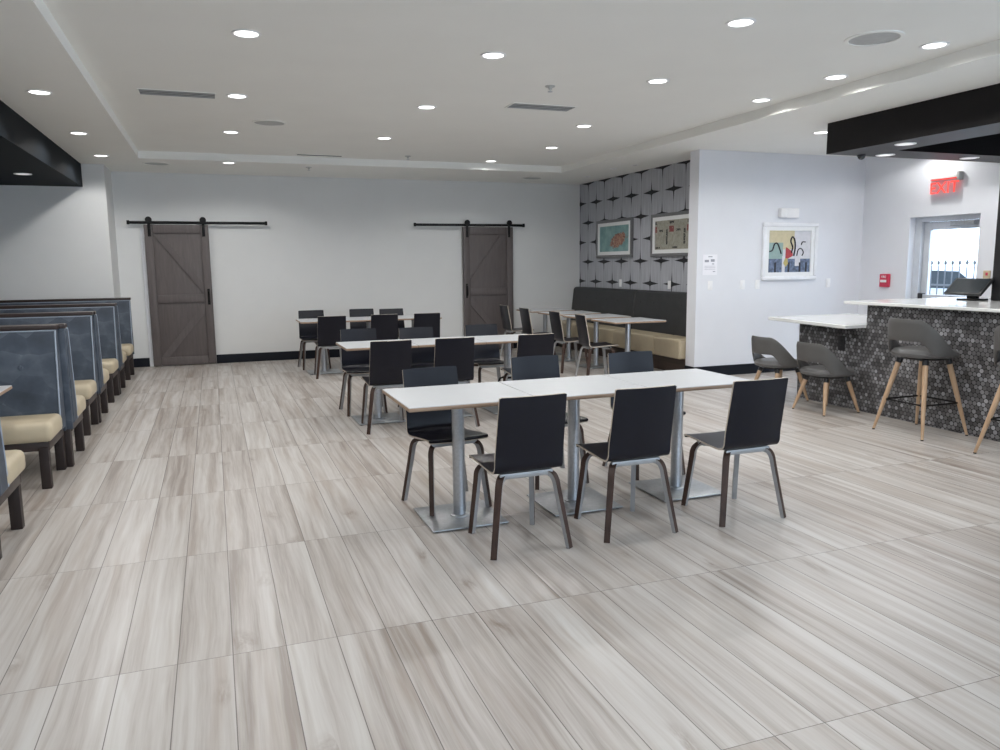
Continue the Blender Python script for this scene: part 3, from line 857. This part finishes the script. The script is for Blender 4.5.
# ------------------------------------------------------------------ booths
def bench(yc, sgn, label, X1=-1.125):
    """one booth bench; sgn -1 looks toward the camera, +1 away; yc is the plane of its back"""
    X0 = -3.6
    t = thing('booth_bench', label, 'booth', (-1.2, yc, 0), group='booth benches along the side wall')
    T = Matrix.Translation((1.2, -yc, 0))
    def Y(v): return yc + sgn * v
    def bx_(mb, x0, x1, a, c, z0, z1, bev): mb.box((x0, min(Y(a), Y(c)), z0), (x1, max(Y(a), Y(c)), z1), bev, 3); return mb
    bx_(MB().m('booth_fabric'), X0, X1 - 0.006, 0.004, 0.056, 0.30, 1.09, 0.006).build('back_panel', t, mtx=T)
    bx_(MB().m('booth_wood'), X0, X1 + 0.004, 0.003, 0.085, 1.09, 1.122, 0.005).build('cap_rail', t, mtx=T)
    pts = [(Y(0.055), 0.335), (Y(0.240), 0.335), (Y(0.226), 0.50), (Y(0.148), 1.05), (Y(0.124), 1.089), (Y(0.055), 1.089)]
    o = MB().m('booth_fabric').prism(pts, 'X', X0, X1).build('back_cushion', t, mtx=T, smooth=30)
    bv = o.modifiers.new('round', 'BEVEL'); bv.width = 0.016; bv.segments = 3; bv.limit_method = 'ANGLE'; bv.angle_limit = math.radians(40)
    e = X1 - 0.004
    MB().m('piping').tube([(e, Y(0.241), 0.35), (e, Y(0.227), 0.50), (e, Y(0.150), 1.05), (e, Y(0.129), 1.084)], 0.006, 8).tube([(X0 + 0.01, Y(0.129), 1.084), (X1 - 0.004, Y(0.129), 1.084)], 0.004, 8).build('piping', o, mtx=T)
    for k in range(3):
        xx = X1 - 0.24 - 0.42 * k
        MB().m('booth_fabric').lathe([(0, 0.010), (0.014, 0.008), (0.019, 0.0), (0, -0.003)], seg=14).build('button', o, mtx=T @ Matrix.Translation((xx, Y(0.181), 0.82)) @ Matrix.Rotation(sgn * -PI / 2, 4, 'X'))
    bx_(MB().m('cream'), X0, X1 + 0.01, 0.215, 0.655, 0.338, 0.478, 0.042).build('seat_cushion', t, mtx=T)
    b = MB().m('booth_wood')
    bx_(b, X0, X1 - 0.02, 0.58, 0.615, 0.275, 0.340, 0.004); bx_(b, X1 - 0.055, X1 - 0.02, 0.06, 0.60, 0.275, 0.340, 0.004)
    b.build('seat_rail', t, mtx=T)
    for x0 in (X1 - 0.090, X0 + 0.05):
        bx_(MB().m('booth_leg'), x0, x0 + 0.063, 0.565, 0.625, 0.0, 0.30, 0.004).build('leg', t, mtx=T)
        bx_(MB().m('booth_leg'), x0, x0 + 0.063, 0.006, 0.080, 0.0, 0.305, 0.004).build('leg', t, mtx=T)


bench(4.60, 1, 'blue and cream booth bench cut off by the picture edge, nearest the camera')
bench(6.70, -1, 'blue and cream booth bench facing the camera beside the white tabletop')
bench(6.70, 1, 'blue and cream booth bench turned away, right behind the bench at the white tabletop', -1.085)
bench(8.56, -1, 'blue and cream booth bench facing the camera, second of four from the front')
bench(8.56, 1, 'blue and cream booth bench turned away, back to back with the second one facing us', -1.112)
bench(10.44, -1, 'blue and cream booth bench facing the camera, third of four from the front')
bench(10.44, 1, 'blue and cream booth bench turned away, opposite the bench at the back wall', -1.118)
bench(12.375, -1, 'blue and cream booth bench standing against the back wall')
t = make_table('white booth table at the picture edge between two booth benches', 1.60, 0.66, None, 0.755)
t.location = (-2.13, 5.74, 0); t.name = 'booth_table'

# ------------------------------------------------------------------ bar
q = thing('bar_counter', 'bar front clad in grey and black penny mosaic with a lower end', 'bar', (6.3, 5.0, 0))
T = Matrix.Translation((-6.3, -5.0, 0))
pts = [(1.6, 0), (7.0, 0), (7.0, 0.858), (6.05, 0.858), (6.05, 1.098), (1.6, 1.098)]
MB().m('penny').prism(pts, 'X', 6.20, 6.42).build('mosaic_panel', q, mtx=T, smooth=0)
MB().m('white_trim').box((6.197, 7.0, 0), (6.423, 7.008, 0.858), 0.002).build('end_trim', q, mtx=T)
b = MB().m('black_plastic').box((6.188, 6.32, 0.60), (6.20, 6.41, 0.76), 0.004)
for zz in (0.64, 0.71): b.box((6.185, 6.345, zz - 0.02), (6.19, 6.385, zz + 0.02), 0.003)
b.build('power_outlet', q, mtx=T)
b = MB().m('quartz').prism([(5.93, 6.055), (6.10, 7.42), (7.30, 7.42), (7.30, 6.055)], 'Z', 0.860, 0.898)
o = tag(b.build('countertop', smooth=30), 'low white quartz countertop at the far end of the bar', 'countertop', 'white bar tops')
bv = o.modifiers.new('round', 'BEVEL'); bv.width = 0.006; bv.segments = 2
b = MB().m('quartz').prism([(6.10, 1.6), (6.10, 6.27), (7.75, 6.27), (7.75, 1.6)], 'Z', 1.100, 1.130)
o = tag(b.build('countertop', smooth=30), 'high white quartz bar top carrying the monitor', 'countertop', 'white bar tops')
bv = o.modifiers.new('round', 'BEVEL'); bv.width = 0.006; bv.segments = 2

# monitor on the bar
t = thing('pos_monitor', 'black touchscreen monitor leaning back on the high bar top', 'monitor', (7.16, 5.73, 1.13))
b = MB().m('black_plastic').box((-0.02, -0.12, 0.0), (0.16, 0.10, 0.018), 0.006).box((0.05, -0.06, 0.018), (0.11, 0.04, 0.10), 0.006)
b.build('stand', t)
tilt = Matrix.Translation((0.02, 0, 0.135)) @ Matrix.Rotation(math.radians(48), 4, 'Y')
MB().m('black_plastic').box((-0.015, -0.205, -0.115), (0.015, 0.205, 0.115), 0.006).build('housing', t, mtx=tilt)
MB().m('screen').box((-0.017, -0.185, -0.098), (-0.0148, 0.185, 0.098)).build('screen', t, mtx=tilt, smooth=0)

# ------------------------------------------------------------------ grey upholstered chairs and stools
def make_tub(name, label, cat, group, sh, foot, ring):
    t = thing(name, label, cat, group=group)
    # cushion
    prof = [(0, 0.0), (0.15, 0.0), (0.205, -0.012), (0.222, -0.035), (0.215, -0.062), (0.16, -0.075), (0, -0.078)]
    MB().m('fabric_seat').lathe([(r * 1.21, sh + z) for r, z in prof], seg=40).build('seat', t)
    mb = MB().m('fabric_grey'); bm = mb.bm
    nth, nz = 64, 9; A0 = math.radians(104)
    outer, inner = [], []
    def sm(a, b_, v):
        v = min(1, max(0, (v - a) / (b_ - a))); return v * v * (3 - 2 * v)
    for i in range(nth + 1):
        th = -A0 + 2 * A0 * i / nth; ad = abs(math.degrees(th))
        hi = 0.262 - 0.285 * sm(26, 104, ad) + 0.006
        lo = 0.078 - 0.133 * sm(30, 62, ad)
        if hi - lo < 0.03: lo = hi - 0.03
        ro, ri = [], []
        for k in range(nz + 1):
            z = lo + (hi - lo) * k / nz
            fl = 1.0 + 0.30 * max(0.0, z) * math.cos(th / 1.6) + 0.02
            R = 0.283 * fl; Rt = R - 0.028
            edge = 1 - abs(2 * k / nz - 1) ** 6
            ro.append(bm.verts.new((math.sin(th) * R * 1.02 - math.sin(th) * 0.008 * (1 - edge), -math.cos(th) * R + math.cos(th) * 0.008 * (1 - edge), sh + z)))
            ri.append(bm.verts.new((math.sin(th) * Rt * 1.02 + math.sin(th) * 0.006 * (1 - edge), -math.cos(th) * Rt - math.cos(th) * 0.006 * (1 - edge), sh + z)))
        outer.append(ro); inner.append(ri)
    for i in range(nth):
        for k in range(nz):
            bm.faces.new((outer[i][k], outer[i + 1][k], outer[i + 1][k + 1], outer[i][k + 1]))
            bm.faces.new((inner[i][k], inner[i][k + 1], inner[i + 1][k + 1], inner[i + 1][k]))
        for k in (0, nz): bm.faces.new((outer[i][k], inner[i][k], inner[i + 1][k], outer[i + 1][k]))
    for i in (0, nth):
        for k in range(nz): bm.faces.new((outer[i][k], outer[i][k + 1], inner[i][k + 1], inner[i][k]))
    mb.build('backrest', t, smooth=50)
    b = MB().m('black_plastic').lathe([(0, sh - 0.075), (0.17, sh - 0.075), (0.165, sh - 0.095), (0, sh - 0.098)], seg=28)
    b.build('mount_plate', t)
    tx = 0.135
    for sx in (-1, 1):
        for sy in (1, -1):
            p0 = Vector((sx * tx, sy * tx, sh - 0.10)); p1 = Vector((sx * foot, sy * foot, 0.008))
            d = p1 - p0
            l = MB().m('oak').tube([p0 + d * f_ for f_ in (0.0, 0.25, 0.6, 0.97, 1.0)], [0.0225, 0.0225, 0.0185, 0.012, 0.011], 16).build('leg', t)
            MB().m('black_plastic').tube([p0 - d * 0.02 * (0.4 / d.length) , p0 + d * (0.035 / d.length)], 0.026, 16).build('socket', l)
            MB().m('black_plastic').cyl((p1.x, p1.y, 0), (p1.x, p1.y, 0.01), 0.012, seg=12).build('glide', l)
    if ring:
        f_ = (sh - 0.10 - ring) / (sh - 0.10); r_ = tx + (foot - tx) * f_
        MB().m('black_metal').tube([(-r_, -r_, ring), (r_, -r_, ring), (r_, r_, ring), (-r_, r_, ring)], 0.008, 8, True).build('footrest', t)
    return t


c1 = make_tub('tub_chair', 'low grey chair with wooden legs at the lower counter, in front of the mosaic', 'chair', 'low grey chairs at the lower counter', 0.455, 0.222, 0)
c1.location = (5.885, 6.22, 0); c1.rotation_euler = (0, 0, -PI / 2)
dup(c1, (5.90, 6.96, 0), -PI / 2, 'low grey chair with wooden legs, partly hidden behind another, against the pale wall')
s1 = make_tub('bar_stool', 'tall grey bar stool with four oak legs, wholly in view at the bar', 'stool', 'tall grey bar stools', 0.765, 0.262, 0.29)
s1.location = (5.90, 5.09, 0); s1.rotation_euler = (0, 0, -PI / 2)
dup(s1, (5.91, 4.08, 0), -PI / 2, 'tall grey bar stool cut off by the edge of the picture')

# ------------------------------------------------------------------ things on the pale wall
t = thing('notice', 'white printed paper notice taped above a light switch', 'notice', (6.235, WY, 1.505))
MB().m('paper').box((-0.112, -0.004, -0.135), (0.112, 0, 0.135)).build('sheet', t, smooth=0)
b = MB().m('ink')
for x0, x1, zz, hh in ((-0.03, 0.035, 0.10, 0.012), (-0.085, -0.02, 0.035, 0.03), (0.01, 0.07, 0.04, 0.034), (0.03, 0.065, 0.005, 0.012), (0.045, 0.085, -0.095, 0.010)):
    b.box((x0, -0.0052, zz), (x1, -0.004, zz + hh))
for zz in (-0.02, -0.04, -0.06): b.box((-0.085, -0.0048, zz), (0.085, -0.004, zz + 0.004))
b.build('printing', t, smooth=0)
for x, lab in ((6.245, 'white light switch directly under the paper notice'), (6.765, 'white light switch between the notice and the framed art'), (7.015, 'white light switch just below the corner of the framed art'), (8.24, 'white wall switch between the framed art and the corner')):
    t = thing('light_switch', lab, 'switch', (x, WY, 1.23), group='switches on the pale wall')
    MB().m('white_plastic').box((-0.037, -0.007, -0.062), (0.037, 0, 0.062), 0.004).build('cover_plate', t)
    MB().m('white_plastic').box((-0.017, -0.011, -0.034), (0.017, -0.006, 0.034), 0.003).build('rocker', t)
t = thing('emergency_light', 'white emergency light box above the framed art', 'emergency light', (7.47, WY, 2.195))
MB().m('white_plastic').box((-0.05, -0.05, -0.065), (0.17, 0, 0.065), 0.012, 3).build('housing', t)
for xx in (-0.115,): MB().m('white_plastic').box((xx - 0.05, -0.075, -0.06), (xx + 0.06, -0.01, 0.062), 0.016, 3).build('lamp_head', t)

# framed art on the pale wall
t = thing('framed_art', 'abstract painting with black curls in a wide silvery white frame', 'picture', (7.525, WY, 1.675))
hw, hh = 0.468, 0.392
def frame4(mb, hw, hh, w, y0, y1, bev):
    mb.box((-hw, y0, hh - w), (hw, y1, hh), bev); mb.box((-hw, y0, -hh), (hw, y1, -hh + w), bev)
    mb.box((-hw, y0, -hh + w), (-hw + w, y1, hh - w), bev); mb.box((hw - w, y0, -hh + w), (hw, y1, hh - w), bev); return mb
frame4(MB().m('silver'), hw, hh, 0.055, -0.045, 0, 0.012).build('frame', t)
frame4(MB().m('mat_board'), hw - 0.05, hh - 0.05, 0.058, -0.030, -0.004, 0.0).build('mat_board', t, smooth=0)
MAT['a_cream'] = plain('art_cream', (0.62, 0.55, 0.36), 0.6); MAT['a_teal'] = plain('art_sage', (0.30, 0.42, 0.40), 0.6); MAT['a_red'] = plain('art_red', (0.42, 0.05, 0.06), 0.6)
MAT['a_black'] = plain('art_black', (0.02, 0.02, 0.03), 0.6); MAT['a_blue'] = plain('art_slate', (0.13, 0.17, 0.26), 0.6, var=0.5, vscale=26); MAT['a_pale'] = plain('art_pale', (0.66, 0.66, 0.70), 0.6); MAT['a_yel'] = plain('art_ochre', (0.50, 0.42, 0.16), 0.6)
b = MB(); y0 = -0.008
def rect(k, x0, z0, x1, z1, y): b.m(k).box((x0, y, z0), (x1, y0, z1))
rect('a_pale', -0.36, -0.285, 0.36, 0.285, -0.010)
rect('a_cream', -0.36, 0.03, 0.08, 0.285, -0.012)
rect('a_teal', -0.36, -0.10, -0.11, 0.12, -0.013)
rect('a_blue', -0.36, -0.285, 0.36, -0.10, -0.014)
rect('a_pale', -0.12, -0.285, -0.07, -0.06, -0.015); rect('a_pale', 0.10, -0.20, 0.19, -0.06, -0.015)
for x0 in (-0.25, -0.02, 0.17, 0.28): rect('a_black', x0, -0.285, x0 + 0.03, -0.15, -0.016)
b.m('a_red').prism([(-0.06, -0.09), (-0.06, 0.06), (0.05, 0.0), (0.06, -0.06), (-0.03, -0.10)], 'Y', -0.017, y0)
b.m('a_yel').prism([(-0.10, -0.16), (-0.07, -0.09), (-0.03, -0.10), (-0.02, -0.17), (-0.06, -0.21)], 'Y', -0.018, y0)
b.m('a_black')
b.tube(catmull([(-0.34, -0.015, -0.0), (-0.29, -0.015, 0.02), (-0.26, -0.015, 0.10), (-0.21, -0.015, 0.11), (-0.17, -0.015, 0.04), (-0.14, -0.015, -0.03)], 4), 0.010, 6)
b.tube(catmull([(0.075, -0.017, -0.06), (0.095, -0.017, 0.06), (0.08, -0.017, 0.16), (0.04, -0.017, 0.20), (0.015, -0.017, 0.14), (0.05, -0.017, 0.06), (0.03, -0.017, -0.02)], 4), 0.011, 6)
b.tube(catmull([(0.13, -0.013, -0.06), (0.15, -0.013, 0.02), (0.20, -0.013, 0.04), (0.24, -0.013, -0.01), (0.22, -0.013, -0.06)], 4), 0.008, 6)
b.tube(catmull([(0.20, -0.013, 0.09), (0.22, -0.013, 0.13), (0.27, -0.013, 0.13)], 4), 0.008, 6)
b.build('picture', t)

# ------------------------------------------------------------------ things on the exit wall
t = thing('exit_sign', 'red glowing EXIT sign above the glass door', 'sign', (XR, 7.45, 2.46))
MB().m('white_plastic').box((-0.075, -0.21, 0.10), (0, 0.21, 0.15), 0.008).build('housing', t)
MB().m('grille').box((-0.085, -0.235, 0.06), (0, -0.20, 0.165), 0.008).build('end_cap', t)
MB().m('glass').box((-0.044, -0.20, -0.15), (-0.036, 0.20, 0.10)).build('panel', t, smooth=0)
MB().m('red_lit').box((-0.046, -0.205, 0.088), (-0.034, 0.205, 0.10)).build('light_strip', t, smooth=0)


def text_mesh(txt, size, mat, depth, name, parent, mtx):
    cu = bpy.data.curves.new('lettering', 'FONT'); cu.body = txt; cu.size = size; cu.align_x = 'CENTER'; cu.align_y = 'CENTER'; cu.extrude = depth; cu.offset = 0.0
    o = bpy.data.objects.new('lettering', cu); C.objects.link(o)
    dg = bpy.context.evaluated_depsgraph_get()
    me = bpy.data.meshes.new_from_object(o.evaluated_get(dg))
    bpy.data.objects.remove(o); bpy.data.curves.remove(cu)
    me.transform(mtx); me.materials.clear(); me.materials.append(MAT[mat])
    r = bpy.data.objects.new(name, me); C.objects.link(r); r.parent = parent
    return r


face_mx = Matrix(((0, 0, -1, 0), (-1, 0, 0, 0), (0, 1, 0, 0), (0, 0, 0, 1)))      # text reads along -Y, faces -X
text_mesh('EXIT', 0.205, 'red_lit', 0.003, 'lettering', t, Matrix.Translation((-0.047, 0.0, -0.02)) @ face_mx)

t = thing('fire_alarm', 'red fire alarm pull station on the wall beside the exit door', 'alarm', (XR, 8.305, 1.262))
MB().m('red').box((-0.05, -0.075, -0.09), (0, 0.075, 0.09), 0.010, 3).build('housing', t)
MB().m('white_plastic').box((-0.062, -0.05, -0.025), (-0.048, 0.05, 0.01), 0.004).build('pull_handle', t)
text_mesh('FIRE', 0.045, 'white_plastic', 0.001, 'lettering', t, Matrix.Translation((-0.0515, 0, 0.05)) @ face_mx)
t = thing('thermostat', 'small beige wall control beside the exit door above the monitor', 'wall control', (XR, 6.80, 1.355))
MB().m('beige').box((-0.02, -0.045, -0.05), (0, 0.045, 0.05), 0.006).build('housing', t)
MB().m('red').box((-0.024, -0.02, -0.01), (-0.019, 0.01, 0.025), 0.002).build('button', t)

# ------------------------------------------------------------------ pictures and outlets on the wallpapered wall
def art_teal():
    m, nt, b = new_mat('teal_seaside_print')
    v, x, y, z = coords(nt)
    sky = ramp(nt, noise(nt, v, 6.0, 4), [(0.3, (0.13, 0.27, 0.28)), (0.7, (0.27, 0.44, 0.43))])
    e = ((y + 0.14) / 0.30).pow(2.0)
    f = (((z + 0.055) - (y * -0.16)) / 0.12).pow(2.0)
    n = noise(nt, v, 17.0, 5, 0.7)
    blob = (e + f + (n - 0.5) * 3.2).lt(0.85)
    col = mix(nt, blob, sky, ramp(nt, noise(nt, v, 34.0, 3), [(0.3, (0.10, 0.05, 0.04)), (0.5, (0.36, 0.16, 0.11)), (0.7, (0.48, 0.34, 0.22))]))
    nt.links.new(col, b.inputs['Base Color']); b.inputs['Roughness'].default_value = 0.35
    return m


def art_news():
    m, nt, b = new_mat('newsprint_collage')
    v, x, y, z = coords(nt)
    base = ramp(nt, noise(nt, v, 20.0, 5, 0.7), [(0.3, (0.26, 0.25, 0.20)), (0.6, (0.40, 0.39, 0.33))])
    u = (y / 0.47 + 0.5).fract(); w = (z + 0.205) / 0.41
    def blk(a, c, lo, hi): return u.gt(a) * u.lt(c) * w.gt(lo) * w.lt(hi)
    n = noise(nt, v, 45.0, 3)
    dk = blk(0.90, 1.0, 0.15, 0.70).max(blk(0.55, 0.80, 0.90, 0.99)).max(blk(0.35, 0.62, 0.01, 0.07)).max(blk(0.18, 0.40, 0.62, 0.70)) * n.gt(0.42)
    lines = ((z * 95.0).fract().lt(0.4)) * noise(nt, vec(nt, 0.0, y * 60, z * 20), 1.0).gt(0.52) * 0.45
    col = mix(nt, lines, base, (0.12, 0.12, 0.11)); col = mix(nt, dk, col, (0.015, 0.015, 0.015))
    rd = blk(0.55, 0.82, 0.60, 0.82) * n.gt(0.40)
    col = mix(nt, rd, col, (0.22, 0.04, 0.04))
    nt.links.new(col, b.inputs['Base Color']); b.inputs['Roughness'].default_value = 0.4
    return m


MAT['art_teal'] = art_teal(); MAT['art_news'] = art_news()
for name_l, yc, hw, key in (('teal seaside print in a white mat and shadow-grey frame', 11.88, 0.625, 'art_teal'), ('newsprint collage print in a white mat and shadow-grey frame, cut by the wall corner', 10.02, 0.65, 'art_news')):
    t = thing('framed_print', name_l, 'picture', (PX, yc, 1.955), group='prints on the star wallpaper')
    def F(mb, hw, hh, w, x0, x1, bev):
        mb.box((x0, -hw, hh - w), (x1, hw, hh), bev); mb.box((x0, -hw, -hh), (x1, hw, -hh + w), bev); mb.box((x0, -hw, -hh + w), (x1, -hw + w, hh - w), bev); mb.box((x0, hw - w, -hh + w), (x1, hw, hh - w), bev); return mb
    F(MB().m('frame_shadow_grey'), hw, 0.325, 0.05, -0.04, 0, 0.004).build('frame', t)  # outer frame whose grey paints in the shadow surround of the white border
    F(MB().m('mat_board'), hw - 0.048, 0.277, 0.06, -0.033, -0.006, 0.0).build('mat_board', t, smooth=0)
    MB().m(key).box((-0.02, -hw + 0.10, -0.222), (-0.006, hw - 0.10, 0.222)).build('print', t, smooth=0)
for yy, lab in ((11.67, 'white outlet plate above the banquette below the teal print'), (10.16, 'white outlet plate above the banquette below the newsprint collage')):
    t = thing('wall_outlet', lab, 'outlet', (PX, yy, 1.205), group='outlets above the banquette')
    MB().m('white_plastic').box((-0.008, -0.04, -0.062), (0, 0.04, 0.062), 0.004).build('cover_plate', t)
    MB().m('white_plastic').box((-0.011, -0.018, -0.042), (-0.007, 0.018, -0.008), 0.003).box((-0.011, -0.018, 0.008), (-0.007, 0.018, 0.042), 0.003).build('socket_face', t)
